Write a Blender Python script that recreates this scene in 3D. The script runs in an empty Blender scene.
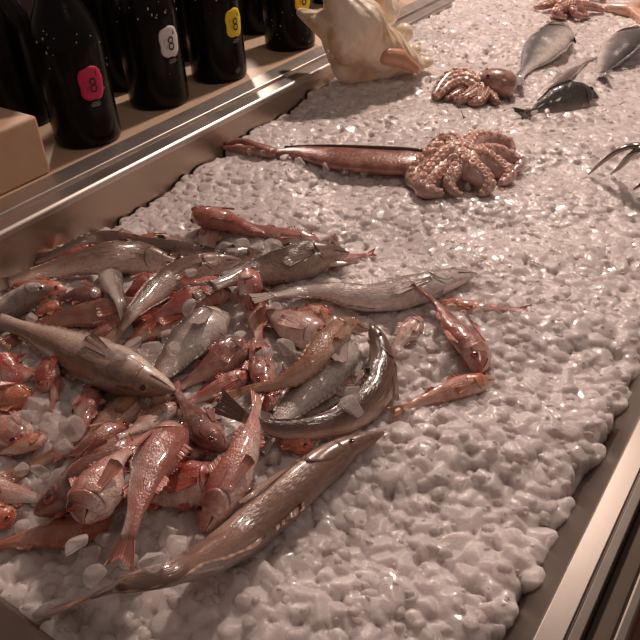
import bpy, bmesh, math, random
import numpy as np
from mathutils import Matrix, Vector, Quaternion

random.seed(7); RNG = np.random.default_rng(7)
SC = bpy.context.scene
COL = SC.collection
sin, cos, pi = math.sin, math.cos, math.pi

# ------------------------------------------------------------------ camera frame
F = 750.0; CAMZ = 0.40
def unit(v):
    v = np.array(v, float); return v / np.linalg.norm(v)
_D = unit((60, 1033, F)); CX = unit((647, -582, F)); CX = unit(CX - _D * (CX @ _D)); CZ = -_D; CY = np.cross(CZ, CX)
CAM = np.array([0, 0, CAMZ])
def ray(u, v):
    d = np.array([u - 320.0, v - 320.0, F]); return np.array([d @ CX, d @ CY, d @ CZ])
def at(u, v, z=0.0):
    w = ray(u, v); return CAM + w * ((z - CAMZ) / w[2])
def proj(p):
    q = np.array(p) - CAM; c = q[0] * CX + q[1] * CY + q[2] * CZ
    return np.array([320 + F * c[0] / c[2], 320 + F * c[1] / c[2]])
def mpp(p):                                   # metres per pixel at a point
    q = np.array(p) - CAM; return float(q[0] * CX[2] + q[1] * CY[2] + q[2] * CZ[2]) / F

def sstep(a, b, x):
    t = np.clip((x - a) / (b - a), 0, 1); return t * t * (3 - 2 * t)
def ice_z(x, y):
    x = np.asarray(x, float); y = np.asarray(y, float)
    z = 0.052 * sstep(0.42, 1.35, x) * sstep(0.22, 0.60, y)
    z = z + 0.004 * np.sin(x * 23 + 1.3) * np.sin(y * 19 + x * 7) + 0.003 * np.sin(x * 41 + y * 33)
    z = z + 0.006 * sstep(0.35, 0.6, x) * sstep(0.5, 0.2, y) * sstep(0.06, 0.16, y)
    return z
def at_ice(u, v, h=0.0):
    z = 0.0
    for _ in range(8):
        p = at(u, v, z + h); z = float(ice_z(p[0], p[1]))
    return at(u, v, z + h)

# ------------------------------------------------------------------ materials
def lin(c):
    return tuple(((x / 255.0) / 12.92 if x / 255.0 <= 0.04045 else ((x / 255.0 + 0.055) / 1.055) ** 2.4) for x in c[:3]) + (1.0,)
class NT:
    def __init__(s, name):
        s.m = bpy.data.materials.new(name); s.m.use_nodes = True
        s.t = s.m.node_tree; s.b = s.t.nodes['Principled BSDF']
    def n(s, typ, **kw):
        nd = s.t.nodes.new(typ)
        for k, v in kw.items():
            if k.startswith('i_'): nd.inputs[k[2:].replace('_', ' ')].default_value = v
            else: setattr(nd, k, v)
        return nd
    def l(s, a, b): s.t.links.new(a, b)
    def set(s, **kw):
        for k, v in kw.items(): s.b.inputs[k.replace('_', ' ')].default_value = v
    def math(s, op, a, b=None, c=None, clamp=False):
        nd = s.t.nodes.new('ShaderNodeMath'); nd.operation = op; nd.use_clamp = clamp
        for i, x in enumerate((a, b, c)):
            if x is None: continue
            if isinstance(x, (int, float)): nd.inputs[i].default_value = x
            else: s.l(x, nd.inputs[i])
        return nd.outputs[0]
    def ramp(s, fac, stops, interp='LINEAR'):
        nd = s.t.nodes.new('ShaderNodeValToRGB'); r = nd.color_ramp; r.interpolation = interp
        while len(r.elements) < len(stops): r.elements.new(0.5)
        for e, (p, c) in zip(r.elements, stops):
            e.position = p; e.color = c if len(c) == 4 else tuple(c) + (1,)
        s.l(fac, nd.inputs[0]); return nd.outputs[0]
    def mix(s, fac, a, b, blend='MIX'):
        nd = s.t.nodes.new('ShaderNodeMix'); nd.data_type = 'RGBA'; nd.blend_type = blend
        for i, x in ((0, fac), (6, a), (7, b)):
            if isinstance(x, (int, float)): nd.inputs[i].default_value = x
            elif isinstance(x, tuple): nd.inputs[i].default_value = x
            else: s.l(x, nd.inputs[i])
        return nd.outputs[2]
    def noise(s, vec, scale, detail=3, rough=0.55):
        nd = s.n('ShaderNodeTexNoise'); nd.inputs['Scale'].default_value = scale
        nd.inputs['Detail'].default_value = detail; nd.inputs['Roughness'].default_value = rough
        if vec is not None: s.l(vec, nd.inputs['Vector'])
        return nd.outputs[0]
    def bump(s, h, strength=0.3, dist=0.001):
        nd = s.n('ShaderNodeBump'); nd.inputs['Strength'].default_value = strength; nd.inputs['Distance'].default_value = dist
        s.l(h, nd.inputs['Height']); s.l(nd.outputs[0], s.b.inputs['Normal'])
    def obj(s): return s.n('ShaderNodeTexCoord').outputs['Object']

def plain(name, rgb, rough=0.5, metal=0.0, coat=0.0, spec=0.5, sss=0.0, var=0.0, vscale=60):
    m = NT(name); m.set(Base_Color=lin(rgb), Roughness=rough, Metallic=metal, Coat_Weight=coat, Coat_Roughness=0.08, Specular_IOR_Level=spec)
    if sss: m.set(Subsurface_Weight=sss, Subsurface_Scale=0.004); m.b.inputs['Subsurface Radius'].default_value = (1, .45, .3)
    if var:
        nz = m.noise(m.obj(), vscale)
        m.l(m.mix(nz, lin([c * (1 - var) for c in rgb]), lin([min(255, c * (1 + var)) for c in rgb])), m.b.inputs['Base Color'])
    return m.m

MATS = {}
def skin(name, back, flank, belly, blotch=None, amt=0.0, rough=0.3, head=None, metal=0.0, lateral=True):
    """fish skin: UV.x runs snout to tail, UV.y runs belly (0) to back (1)"""
    m = NT('skin_' + name)
    uv = m.n('ShaderNodeSeparateXYZ'); m.l(m.n('ShaderNodeUVMap').outputs[0], uv.inputs[0]); U, V = uv.outputs[0], uv.outputs[1]
    oc = m.obj()
    info = m.n('ShaderNodeObjectInfo').outputs['Random']
    off = m.n('ShaderNodeVectorMath', operation='ADD'); m.l(oc, off.inputs[0])
    cx = m.n('ShaderNodeCombineXYZ'); m.l(m.math('MULTIPLY', info, 7.0), cx.inputs[0]); m.l(cx.outputs[0], off.inputs[1]); P = off.outputs[0]
    nz = m.noise(P, 90, 4)
    v2 = m.math('ADD', V, m.math('MULTIPLY', m.math('SUBTRACT', nz, 0.5), 0.30))
    col = m.ramp(v2, [(0.20, lin(belly)), (0.42, lin(flank)), (0.56, lin([(a + b) / 2 for a, b in zip(flank, back)])), (0.70, lin(back))])
    if blotch:
        n2 = m.noise(P, 48, 4, 0.6)
        f = m.math('MULTIPLY', m.ramp(n2, [(0.46, (0, 0, 0)), (0.60, (1, 1, 1))]), amt)
        col = m.mix(f, col, lin(blotch))
        n3 = m.noise(P, 33, 2); f = m.math('MULTIPLY', m.ramp(n3, [(0.56, (0, 0, 0)), (0.7, (1, 1, 1))]), 0.55)
        col = m.mix(f, col, lin(belly))
    # scales
    vm = m.n('ShaderNodeMapping'); vm.inputs['Scale'].default_value = (58, 22, 1) ; m.l(m.n('ShaderNodeUVMap').outputs[0], vm.inputs[0])
    vo = m.n('ShaderNodeTexVoronoi'); vo.inputs['Scale'].default_value = 1.0; m.l(vm.outputs[0], vo.inputs['Vector'])
    onbody = m.ramp(U, [(0.19, (0, 0, 0)), (0.24, (1, 1, 1))])
    sc = m.math('MULTIPLY', m.math('MULTIPLY', vo.outputs['Distance'], onbody), 0.42)
    col = m.mix(sc, col, lin([c * 0.55 for c in flank]))
    # fine dark freckling on the head
    n4 = m.noise(P, 260, 3, 0.7)
    hd = m.math('MULTIPLY', m.math('SUBTRACT', 1.0, onbody), m.ramp(n4, [(0.48, (0, 0, 0)), (0.66, (1, 1, 1))]))
    col = m.mix(m.math('MULTIPLY', hd, 0.45), col, lin(head or [c * 0.55 for c in back]))
    # mouth slit and gill slit
    mo = m.math('MULTIPLY', m.ramp(m.math('ABSOLUTE', m.math('SUBTRACT', V, m.math('ADD', 0.33, m.math('MULTIPLY', U, 0.4)))), [(0.025, (1, 1, 1)), (0.055, (0, 0, 0))]), m.ramp(U, [(0.085, (1, 1, 1)), (0.10, (0, 0, 0))]))
    dv = m.math('SUBTRACT', V, 0.45); gu = m.math('SUBTRACT', 0.225, m.math('MULTIPLY', m.math('MULTIPLY', dv, dv), 0.35))
    gl = m.math('MULTIPLY', m.ramp(m.math('ABSOLUTE', m.math('SUBTRACT', U, gu)), [(0.003, (1, 1, 1)), (0.009, (0, 0, 0))]), m.ramp(m.math('ABSOLUTE', dv), [(0.30, (1, 1, 1)), (0.4, (0, 0, 0))]))
    dk = m.math('MAXIMUM', mo, m.math('MULTIPLY', gl, 0.75))
    if lateral:
        ll = m.math('MULTIPLY', m.ramp(m.math('ABSOLUTE', m.math('SUBTRACT', V, 0.62)), [(0.012, (1, 1, 1)), (0.03, (0, 0, 0))]), onbody)
        dk = m.math('MAXIMUM', dk, m.math('MULTIPLY', ll, 0.35))
    col = m.mix(dk, col, lin((52, 26, 22)))
    hsv = m.n('ShaderNodeHueSaturation'); m.l(col, hsv.inputs['Color'])
    m.l(m.math('ADD', 0.86, m.math('MULTIPLY', info, 0.28)), hsv.inputs['Value'])
    m.l(hsv.outputs[0], m.b.inputs['Base Color'])
    m.set(Roughness=rough, Metallic=metal, Coat_Weight=1.0, Coat_Roughness=0.09, Subsurface_Weight=0.12, Subsurface_Scale=0.003)
    m.b.inputs['Subsurface Radius'].default_value = (1, .4, .28)
    h = m.math('ADD', m.math('MULTIPLY', m.math('MULTIPLY', vo.outputs['Distance'], onbody), -0.6), m.math('MULTIPLY', nz, 0.9))
    m.bump(h, 0.5, 0.0012)
    MATS[name] = m.m
    # matching fin membrane with rays
    f = NT('fin_' + name); fu = f.n('ShaderNodeSeparateXYZ'); f.l(f.n('ShaderNodeUVMap').outputs[0], fu.inputs[0])
    w = f.math('SINE', f.math('MULTIPLY', fu.outputs[0], 75.0))
    base = [(a + 2 * b) / 3 for a, b in zip(blotch or back, flank)]
    f.l(f.mix(f.math('MULTIPLY', f.math('ADD', w, 1.0), 0.4), lin([min(255, c * 1.12) for c in base]), lin([c * 0.72 for c in base])), f.b.inputs['Base Color'])
    f.set(Roughness=0.35, Coat_Weight=0.5, Coat_Roughness=0.15); f.bump(w, 0.5, 0.0006)
    MATS['fin_' + name] = f.m

skin('hake_grey', (136, 104, 89), (192, 158, 141), (236, 212, 197))
skin('hake_dark', (94, 68, 58), (142, 109, 96), (198, 170, 154))
skin('hake_silver', (136, 117, 110), (222, 204, 195), (244, 231, 223), metal=0.04, rough=0.26)
skin('hake_tan', (158, 108, 82), (196, 148, 120), (222, 188, 168), blotch=(160, 104, 76), amt=0.35)
skin('hake_rust', (122, 76, 62), (160, 106, 88), (202, 154, 136), blotch=(172, 92, 68), amt=0.5)
skin('mullet_red', (182, 84, 70), (210, 130, 113), (235, 198, 186), blotch=(192, 56, 42), amt=0.7)
skin('mullet_pink', (190, 122, 107), (216, 164, 149), (240, 212, 202), blotch=(198, 96, 78), amt=0.55)
skin('mullet_orange', (202, 122, 90), (220, 154, 126), (240, 204, 186), blotch=(202, 92, 62), amt=0.55)
skin('mullet_pale', (208, 160, 145), (230, 198, 186), (245, 226, 217), blotch=(212, 130, 106), amt=0.45)
skin('mullet_dark', (132, 84, 74), (176, 120, 106), (210, 170, 157), blotch=(158, 80, 66), amt=0.5)
skin('bream_grey', (92, 86, 86), (148, 140, 138), (222, 210, 202), rough=0.28, lateral=False)
skin('bream_dark', (54, 50, 46), (78, 72, 66), (150, 132, 122), rough=0.25, lateral=False)
EYE_W = {'gold': plain('eye_iris_gold', (150, 118, 92), 0.15, coat=1), 'red': plain('eye_iris_red', (168, 62, 44), 0.15, coat=1)}
JAW = plain('jaw_flesh', (224, 196, 184), .25, coat=1, var=.1, vscale=120)
EYE_P = plain('eye_pupil', (16, 12, 14), 0.05, coat=1)
GILL = {k: plain('gill_plate_' + k, c, 0.25, coat=1, var=0.22, vscale=150, metal=0.1) for k, c in
        {'silver': (208, 194, 187), 'red': (220, 160, 144), 'grey': (176, 152, 143), 'dark': (128, 104, 96), 'tan': (196, 150, 124)}.items()}

# ------------------------------------------------------------------ object helpers
def link(name, mesh, parent=None):
    o = bpy.data.objects.new(name, mesh); COL.objects.link(o)
    if parent is not None: o.parent = parent
    return o
def mesh(name, verts, faces, mats, parent=None, origin=(0, 0, 0), uv=None, smooth=True, mi=None):
    me = bpy.data.meshes.new(name)
    o0 = np.array(origin, float)
    me.from_pydata([tuple(np.array(v, float) - o0) for v in verts], [], [tuple(int(i) for i in f) for f in faces])
    for m in (mats if isinstance(mats, (list, tuple)) else [mats]): me.materials.append(m)
    if uv is not None:
        ul = me.uv_layers.new(name='UVMap')
        li = np.zeros(len(me.loops), np.int32); me.loops.foreach_get('vertex_index', li)
        ul.data.foreach_set('uv', np.array(uv, np.float32)[li].ravel())
    if smooth: me.polygons.foreach_set('use_smooth', [True] * len(me.polygons))
    if mi is not None: me.polygons.foreach_set('material_index', mi)
    me.update()
    o = link(name, me, parent)
    if parent is None: o.location = tuple(o0)
    return o
def thing(name, label, cat, loc, group=None):
    o = bpy.data.objects.new(name, None); COL.objects.link(o); o.location = tuple(loc); o.empty_display_size = 0.02
    return tag(o, label, cat, group)
def tag(o, label=None, cat=None, group=None, kind=None):
    if label: o['label'] = label
    if cat: o['category'] = cat
    if group: o['group'] = group
    if kind: o['kind'] = kind
    return o

def spline(P, n):
    """resampled Catmull-Rom through P, equal arc length"""
    P = np.array(P, float)
    if len(P) == 2: return P[0] + np.linspace(0, 1, n)[:, None] * (P[1] - P[0])
    Q = np.vstack([2 * P[0] - P[1], P, 2 * P[-1] - P[-2]]); out = []
    for i in range(1, len(Q) - 2):
        t = np.linspace(0, 1, 24, endpoint=False)[:, None]; a, b, c, d = Q[i - 1], Q[i], Q[i + 1], Q[i + 2]
        out.append(0.5 * (2 * b + (c - a) * t + (2 * a - 5 * b + 4 * c - d) * t ** 2 + (3 * b - a - 3 * c + d) * t ** 3))
    out = np.vstack(out + [P[-1:]])
    s = np.concatenate([[0], np.cumsum(np.linalg.norm(np.diff(out, axis=0), axis=1))]); u = np.linspace(0, s[-1], n)
    return np.stack([np.interp(u, s, out[:, k]) for k in range(P.shape[1])], 1)
def frames(C):
    T = np.gradient(C, axis=0); T /= np.linalg.norm(T, axis=1)[:, None]
    S = np.cross(np.array([0, 0, 1.0]), T); S /= np.maximum(np.linalg.norm(S, axis=1), 1e-6)[:, None]
    return T, S, np.cross(T, S)
def grid_faces(n, m, base=0, closed=True):
    f = []
    for i in range(n - 1):
        for j in range(m if closed else m - 1):
            a = base + i * m + j; b = base + i * m + (j + 1) % m; f.append((a, a + m, b + m, b))
    return f
def tube_geo(C, R, m=12, flat=1.0, base=0):
    """closed tapered tube; flat scales the up radius"""
    C = np.array(C, float); n = len(C); R = np.broadcast_to(np.array(R, float), (n,)); T, S, U = frames(C); v = []
    for i in range(n):
        for j in range(m):
            a = 2 * pi * j / m; v.append(C[i] + R[i] * (cos(a) * S[i] + flat * sin(a) * U[i]))
    f = grid_faces(n, m, base); v += [C[0] - T[0] * R[0] * .6, C[-1] + T[-1] * R[-1] * .6]; a, b = base + n * m, base + n * m + 1
    for j in range(m):
        f.append((a, base + j, base + (j + 1) % m)); f.append((b, base + (n - 1) * m + (j + 1) % m, base + (n - 1) * m + j))
    return v, f
def tube(name, C, R, mat, parent=None, origin=(0, 0, 0), m=12, flat=1.0):
    v, f = tube_geo(C, R, m, flat); return mesh(name, v, f, mat, parent, origin)
def lathe_geo(prof, m=32, c=(0, 0, 0), base=0):
    v = []; c = np.array(c, float)
    for r, z in prof:
        for j in range(m): v.append(c + np.array([r * cos(2 * pi * j / m), r * sin(2 * pi * j / m), z]))
    f = [(a, d, cc, b)[::-1] for (a, b, cc, d) in grid_faces(len(prof), m, base)]
    f = [(q[3], q[2], q[1], q[0]) for q in f]
    f = []
    for i in range(len(prof) - 1):
        for j in range(m):
            a = base + i * m + j; b = base + i * m + (j + 1) % m; f.append((a, b, b + m, a + m))
    f.append(tuple(base + j for j in range(m))[::-1]); f.append(tuple(base + (len(prof) - 1) * m + j for j in range(m)))
    return v, f
def box_geo(lo, hi, base=0):
    (x0, y0, z0), (x1, y1, z1) = lo, hi
    v = [(x0, y0, z0), (x1, y0, z0), (x1, y1, z0), (x0, y1, z0), (x0, y0, z1), (x1, y0, z1), (x1, y1, z1), (x0, y1, z1)]
    f = [(0, 3, 2, 1), (4, 5, 6, 7), (0, 1, 5, 4), (1, 2, 6, 5), (2, 3, 7, 6), (3, 0, 4, 7)]
    return [np.array(p, float) for p in v], [tuple(i + base for i in q) for q in f]
def box(name, lo, hi, mat, parent=None, origin=(0, 0, 0), bevel=0.0):
    v, f = box_geo(lo, hi); o = mesh(name, v, f, mat, parent, origin, smooth=False)
    if bevel:
        b = o.modifiers.new('bevel', 'BEVEL'); b.width = bevel; b.segments = 3
    return o
def ball_geo(c, ax, m=14, n=9, base=0):
    """ellipsoid with axes ax (3 vectors)"""
    v = []; c = np.array(c, float); A = np.array(ax, float)
    for i in range(n):
        th = pi * (i + .02) / (n - 1 + .04)
        for j in range(m):
            a = 2 * pi * j / m; v.append(c + sin(th) * cos(a) * A[0] + sin(th) * sin(a) * A[1] + cos(th) * A[2])
    f = grid_faces(n, m, base); f.append(tuple(base + j for j in range(m))); f.append(tuple(base + (n - 1) * m + j for j in range(m))[::-1])
    return v, f
def fixn(o):
    bm = bmesh.new(); bm.from_mesh(o.data); bmesh.ops.recalc_face_normals(bm, faces=bm.faces); bm.to_mesh(o.data); bm.free(); return o

# ------------------------------------------------------------------ fish
PROF = {  # t, height above axis, depth below axis, half thickness (relative to the half height)
 'hake': [(0, .10, .10, .10), (.02, .24, .28, .24), (.06, .42, .46, .42), (.12, .62, .66, .60), (.2, .82, .88, .76), (.28, .92, 1.0, .82), (.4, .95, 1.0, .80),
          (.55, .80, .82, .66), (.7, .60, .60, .46), (.82, .42, .42, .30), (.92, .33, .33, .17), (1, .34, .34, .10)],
 'mullet': [(0, .22, .16, .18), (.02, .42, .30, .34), (.06, .68, .50, .52), (.12, .88, .74, .64), (.2, 1.0, .92, .70), (.3, 1.0, 1.0, .70), (.45, .88, .92, .62),
            (.6, .66, .70, .47), (.75, .44, .47, .31), (.87, .30, .31, .19), (.95, .27, .27, .12), (1, .30, .30, .08)],
 'bream': [(0, .12, .14, .14), (.03, .34, .30, .26), (.08, .62, .52, .38), (.16, .88, .78, .48), (.28, 1.0, .98, .52), (.42, .98, 1.0, .50), (.58, .80, .84, .40),
           (.72, .52, .55, .28), (.84, .28, .30, .16), (.93, .20, .20, .09), (1, .24, .24, .05)]}
PLACED = []     # (x, y, z, lateral r, vertical r) samples of everything already lying on the ice
def drape(path, wpx, prof, roll, sink=0.0, lift=0.0):
    NS = 26; P = spline(path, NS); z = np.full(NS, 0.012)
    pr = np.array(PROF[prof]); t = np.linspace(0, 1, NS)
    hs = np.interp(t, pr[:, 0], (pr[:, 1] + pr[:, 2]) / 2); ws = np.interp(t, pr[:, 0], pr[:, 3]); r = math.radians(roll)
    for it in range(5):
        C = np.array([at(u, v, zz) for (u, v), zz in zip(P, z)])
        T, S, U = frames(C); D = cos(r) * U + sin(r) * S; L = -sin(r) * U + cos(r) * S
        k = NS // 3; vd = unit(CAM - C[k]); pp = unit(np.cross(T[k], vd)); kw = pr[:, 3].max()
        H = wpx * 0.5 * mpp(C[k]) / math.sqrt((D[k] @ pp) ** 2 + (kw * (L[k] @ pp)) ** 2)
        h = H * hs; w = H * ws
        rl = np.sqrt((h * sin(r)) ** 2 + (w * cos(r)) ** 2); rv = np.sqrt((h * cos(r)) ** 2 + (w * sin(r)) ** 2)
        need = ice_z(C[:, 0], C[:, 1]) + rv * (0.72 - sink)
        if PLACED and sink < 0.5:
            Q = np.array(PLACED); d = np.hypot(C[:, None, 0] - Q[None, :, 0], C[:, None, 1] - Q[None, :, 1]) / (rl[:, None] + Q[None, :, 3])
            zz = Q[None, :, 2] + (rv[:, None] + Q[None, :, 4]) * 0.80 * np.sqrt(np.clip(1 - d * d, 0, 1)); zz[d >= 1] = -1
            need = np.maximum(need, zz.max(1))
        zn = need.copy()
        for _ in range(14):
            zn = np.maximum(0.25 * np.roll(zn, 1) + 0.5 * zn + 0.25 * np.roll(zn, -1), need - 0.004)
            zn[0] = max(need[0] - .004, zn[1]); zn[-1] = max(need[-1] - .004, zn[-2] * .5 + zn[-1] * .5)
        z = np.minimum(zn, 0.085) + lift
    C = np.array([at(u, v, zz) for (u, v), zz in zip(P, z)])
    for i in range(NS): PLACED.append((C[i, 0], C[i, 1], C[i, 2], rl[i], rv[i]))
    return C, H
def slab(verts_a, verts_b, th, nrm):
    """thin closed fin between a base line and a tip line; returns verts, faces, uv"""
    n = len(verts_a); v = []; uv = []
    for s in (1, -1):
        for k in range(5):
            q = k / 4
            for i in range(n):
                p = np.array(verts_a[i]) * (1 - q) + np.array(verts_b[i]) * q
                v.append(p + np.array(nrm) * (s * th * (1 - .7 * q) + .0007 * q * sin(i * 1.9))); uv.append((i / (n - 1), q))
    f = [tuple(reversed(x)) for x in grid_faces(5, n, 0, False)] + grid_faces(5, n, 5 * n, False); B = 5 * n
    for i in range(n - 1):
        f.append((i, i + 1, B + i + 1, B + i)); f.append((4 * n + i + 1, 4 * n + i, B + 4 * n + i, B + 4 * n + i + 1))
    for k in range(4):
        f.append((k * n, B + k * n, B + (k + 1) * n, (k + 1) * n)); f.append((k * n + n - 1, (k + 1) * n + n - 1, B + (k + 1) * n + n - 1, B + k * n + n - 1))
    return v, f, uv
def fish(name, prof, var, wpx, roll, path, label, group, eye='gold', gill=None, sink=0.0, lift=0.0, barbels=False, fins=True, jaw=0):
    C, H = drape(path, wpx, prof, roll, sink, lift)
    N, M = 52, 26; r = math.radians(roll)
    full = spline(C, 120); nb = 108                                # the last tenth is tail fin
    Cb = spline(full[:nb], N); T, S, U = frames(Cb); D = cos(r) * U + sin(r) * S; L = -sin(r) * U + cos(r) * S
    pr = np.array(PROF[prof]); tt = np.linspace(0, 1, N)
    tb = tt ** 1.0
    hu, hd, w = (np.interp(tb, pr[:, 0], pr[:, k]) * H for k in (1, 2, 3))
    for a in (hu, hd, w):
        for _ in range(2): a[1:-1] = .25 * a[:-2] + .5 * a[1:-1] + .25 * a[2:]
    ph = random.random() * 6
    base = np.array([Cb[:, 0].mean(), Cb[:, 1].mean(), Cb[:, 2].min() - H * .6])
    root = thing(name, label, 'fish', base, group)
    def pt(i, a, off=0.0):
        ca, sa = cos(a), sin(a); hh = hu[i] if ca > 0 else hd[i]
        lump = 1 + .025 * sin(i * .5 + 2 * a + ph) + .02 * sin(i * .9 - 3 * a + ph * 2)
        # flank is fuller above the axis, keel is narrower
        return Cb[i] + D[i] * (ca * hh * lump) + L[i] * (np.sign(sa) * abs(sa) ** 0.92 * w[i] * lump * (1 - .12 * max(0, -ca)) + 0) + (D[i] * ca + L[i] * sa) * off
    v = []; uv = []
    for i in range(N):
        for j in range(M):
            a = 2 * pi * j / M; v.append(pt(i, a)); uv.append((tt[i], (cos(a) + 1) / 2))
    f = grid_faces(N, M); v.append(Cb[0] - T[0] * H * .10); uv.append((0, .5)); v.append(Cb[-1] + T[-1] * H * .05); uv.append((1, .5))
    for j in range(M):
        f.append((N * M, j, (j + 1) % M)); f.append((N * M + 1, (N - 1) * M + (j + 1) % M, (N - 1) * M + j))
    fixn(mesh('body', v, f, MATS[var], root, base, uv))
    fm = MATS['fin_' + var]
    # eyes
    te = {'hake': .095, 'mullet': .105, 'bream': .11}[prof]; re = H * {'hake': .21, 'mullet': .25, 'bream': .20}[prof]
    ie = int(round(te * (N - 1))); ae = {'hake': .86, 'mullet': .80, 'bream': .95}[prof]
    for s in (1, -1):
        c = pt(ie, s * ae); nn = unit(D[ie] * cos(ae) * .5 + L[ie] * s); tu = unit(T[ie] - nn * (T[ie] @ nn)); bb = np.cross(nn, tu)
        ev, ef = ball_geo(c - nn * re * .30, (tu * re, bb * re, nn * re * .62), 18, 11)
        mi = [1 if (np.mean([ev[k] for k in q], axis=0) - (c - nn * re * .30)) @ nn > re * .62 * .80 else 0 for q in ef]
        mesh('eye', ev, ef, [EYE_W[eye], EYE_P], root, base, mi=mi)
    # gill covers, slightly proud curved plates
    gm = GILL[gill or {'hake_silver': 'silver', 'hake_dark': 'dark', 'hake_tan': 'tan', 'hake_rust': 'tan'}.get(var, 'red' if prof == 'mullet' else 'grey')]
    for s in (1, -1):
        gv = []; gu_ = []; na, nu = 11, 9
        for p in range(nu):
            for q in range(na):
                aq = .55 + 1.75 * q / (na - 1); b = sin(pi * q / (na - 1)); ti = .125 + (.045 + .055 * b) * p / (nu - 1)
                i = ti * (N - 1); i0 = int(i); fr = i - i0; e = .004 + .040 * (p / (nu - 1)) ** 2 * b; gu_.append((ti * .82, (cos(aq) + 1) / 2))
                gv.append(pt(i0, s * aq, H * e) * (1 - fr) + pt(i0 + 1, s * aq, H * e) * fr)
        o = mesh('gill_cover', gv, grid_faces(nu, na, 0, False), MATS[var], root, base, gu_); fixn(o)
        so = o.modifiers.new('thickness', 'SOLIDIFY'); so.thickness = H * .03; so.offset = -1
    if jaw:                                                        # mouth hanging open
        jp = spline([pt(7, pi, -H * .12), pt(4, pi, H * jaw * .25), Cb[0] - D[0] * H * (.30 + jaw) + T[0] * H * .10], 12)
        fixn(tube('lower_jaw', jp, np.array([.30, .32, .32, .31, .29, .27, .24, .21, .18, .15, .12, .08]) * H * pr[0:1, 3:4].ravel()[0] * 7, JAW, root, base, m=12, flat=.6))
    # tail fin: forked fan
    n = 15; i = N - 1; ln = np.linalg.norm(full[-1] - full[nb - 4]); Te = unit(full[-1] - full[nb - 4]); De = unit(D[i] - Te * (D[i] @ Te)); Le = np.cross(Te, De)
    fork = {'hake': .10, 'mullet': .45, 'bream': .42}[prof]; spr = {'hake': .68, 'mullet': .62, 'bream': .75}[prof] * H * (.8 + .4 * random.random())
    A = [Cb[i] - Te * H * .04 + De * q * hu[i] * .9 for q in np.linspace(-1, 1, n)]
    B = [Cb[i] + Te * ln * (1.1 - fork * (1 - abs(q)) + .02 * sin(q * 40)) + De * (q * spr) + Le * (.1 * H * sin(q * 3 + ph)) for q in np.linspace(-1, 1, n)]
    fv, ff, fu = slab(A, B, .0007, Le); mesh('caudal_fin', fv, ff, fm, root, base, fu)
    if not fins: return root
    # dorsal and anal fins, mostly folded back
    def ridge(nm, t0, t1, hgt, ang, back):
        ks = np.linspace(t0, t1, 12) * (N - 1); A, B = [], []
        for q, k in enumerate(ks):
            i0 = int(k); hh = hgt * H * (1 - .55 * q / 11) * min(1, (q + .6) / 1.6); dr = D[i0] * cos(ang) + L[i0] * .25
            A.append(pt(i0, ang, -H * .02)); B.append(pt(i0, ang) + unit(dr) * hh + T[i0] * hh * back)
        fv, ff, fu = slab(A, B, .0006, L[i0]); mesh(nm, fv, ff, fm, root, base, fu)
    if prof == 'hake': ridge('dorsal_fin', .30, .40, .30, 0, 1.1); ridge('dorsal_fin', .45, .88, .16, 0, .8); ridge('anal_fin', .48, .88, .14, pi, .8)
    elif prof == 'mullet': ridge('dorsal_fin', .30, .44, .42, 0, 1.2); ridge('dorsal_fin', .60, .74, .26, 0, .9); ridge('anal_fin', .60, .72, .24, pi, .9)
    else: ridge('dorsal_fin', .28, .80, .12, 0, .7); ridge('anal_fin', .6, .8, .12, pi, .7)
    # paired fins
    pl = {'hake': .95, 'mullet': .8, 'bream': .5}[prof]
    for s in (1, -1) if prof != 'bream' else ():
        i0 = int(.245 * (N - 1)); A, B = [], []
        up = L[i0] * s
        for q in np.linspace(0, 1, 9):
            a = s * (1.75 + .22 * q); A.append(pt(i0, a, H * .01)); B.append(pt(min(N - 1, i0 + 6), a, H * .14) + T[i0] * H * pl * (.45 + .5 * sin(pi * (.35 + .5 * q))) - D[i0] * H * (.05 + .38 * q))
        fv, ff, fu = slab(A, B, .0006, up); mesh('pectoral_fin', fv, ff, fm, root, base, fu)
    i0 = int((.2 if prof == 'hake' else .27) * (N - 1)); A, B = [], []
    for q in np.linspace(0, 1, 7):
        a = pi + .25 - .5 * q; A.append(pt(i0, a, -H * .02)); B.append(pt(i0, a) + T[i0] * H * .8 * (.6 + .4 * q) - D[i0] * H * .22)
    fv, ff, fu = slab(A, B, .0006, L[i0]); mesh('pelvic_fin', fv, ff, fm, root, base, fu)
    if barbels:
        for s in (.35, -.35):
            p0 = pt(3, pi + s); p1 = p0 - D[3] * H * .35 + T[3] * H * .3; p2 = p1 + T[3] * H * .6 - D[3] * H * .05
            tube('barbel', spline([p0, p1, p2], 10), np.linspace(.0009, .0003, 10), fm, root, base, m=6)
    return root

HG, MG = 'hakes piled on the ice', 'red mullets piled on the ice'
def hake(var, w, roll, path, label, **k): return fish('hake', 'hake', var, w, roll, path, label, HG, **k)
def mullet(var, w, roll, path, label, **k):
    k.setdefault('eye', 'red'); return fish('red_mullet', 'mullet', var, w, roll, path, label, MG, **k)

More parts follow.
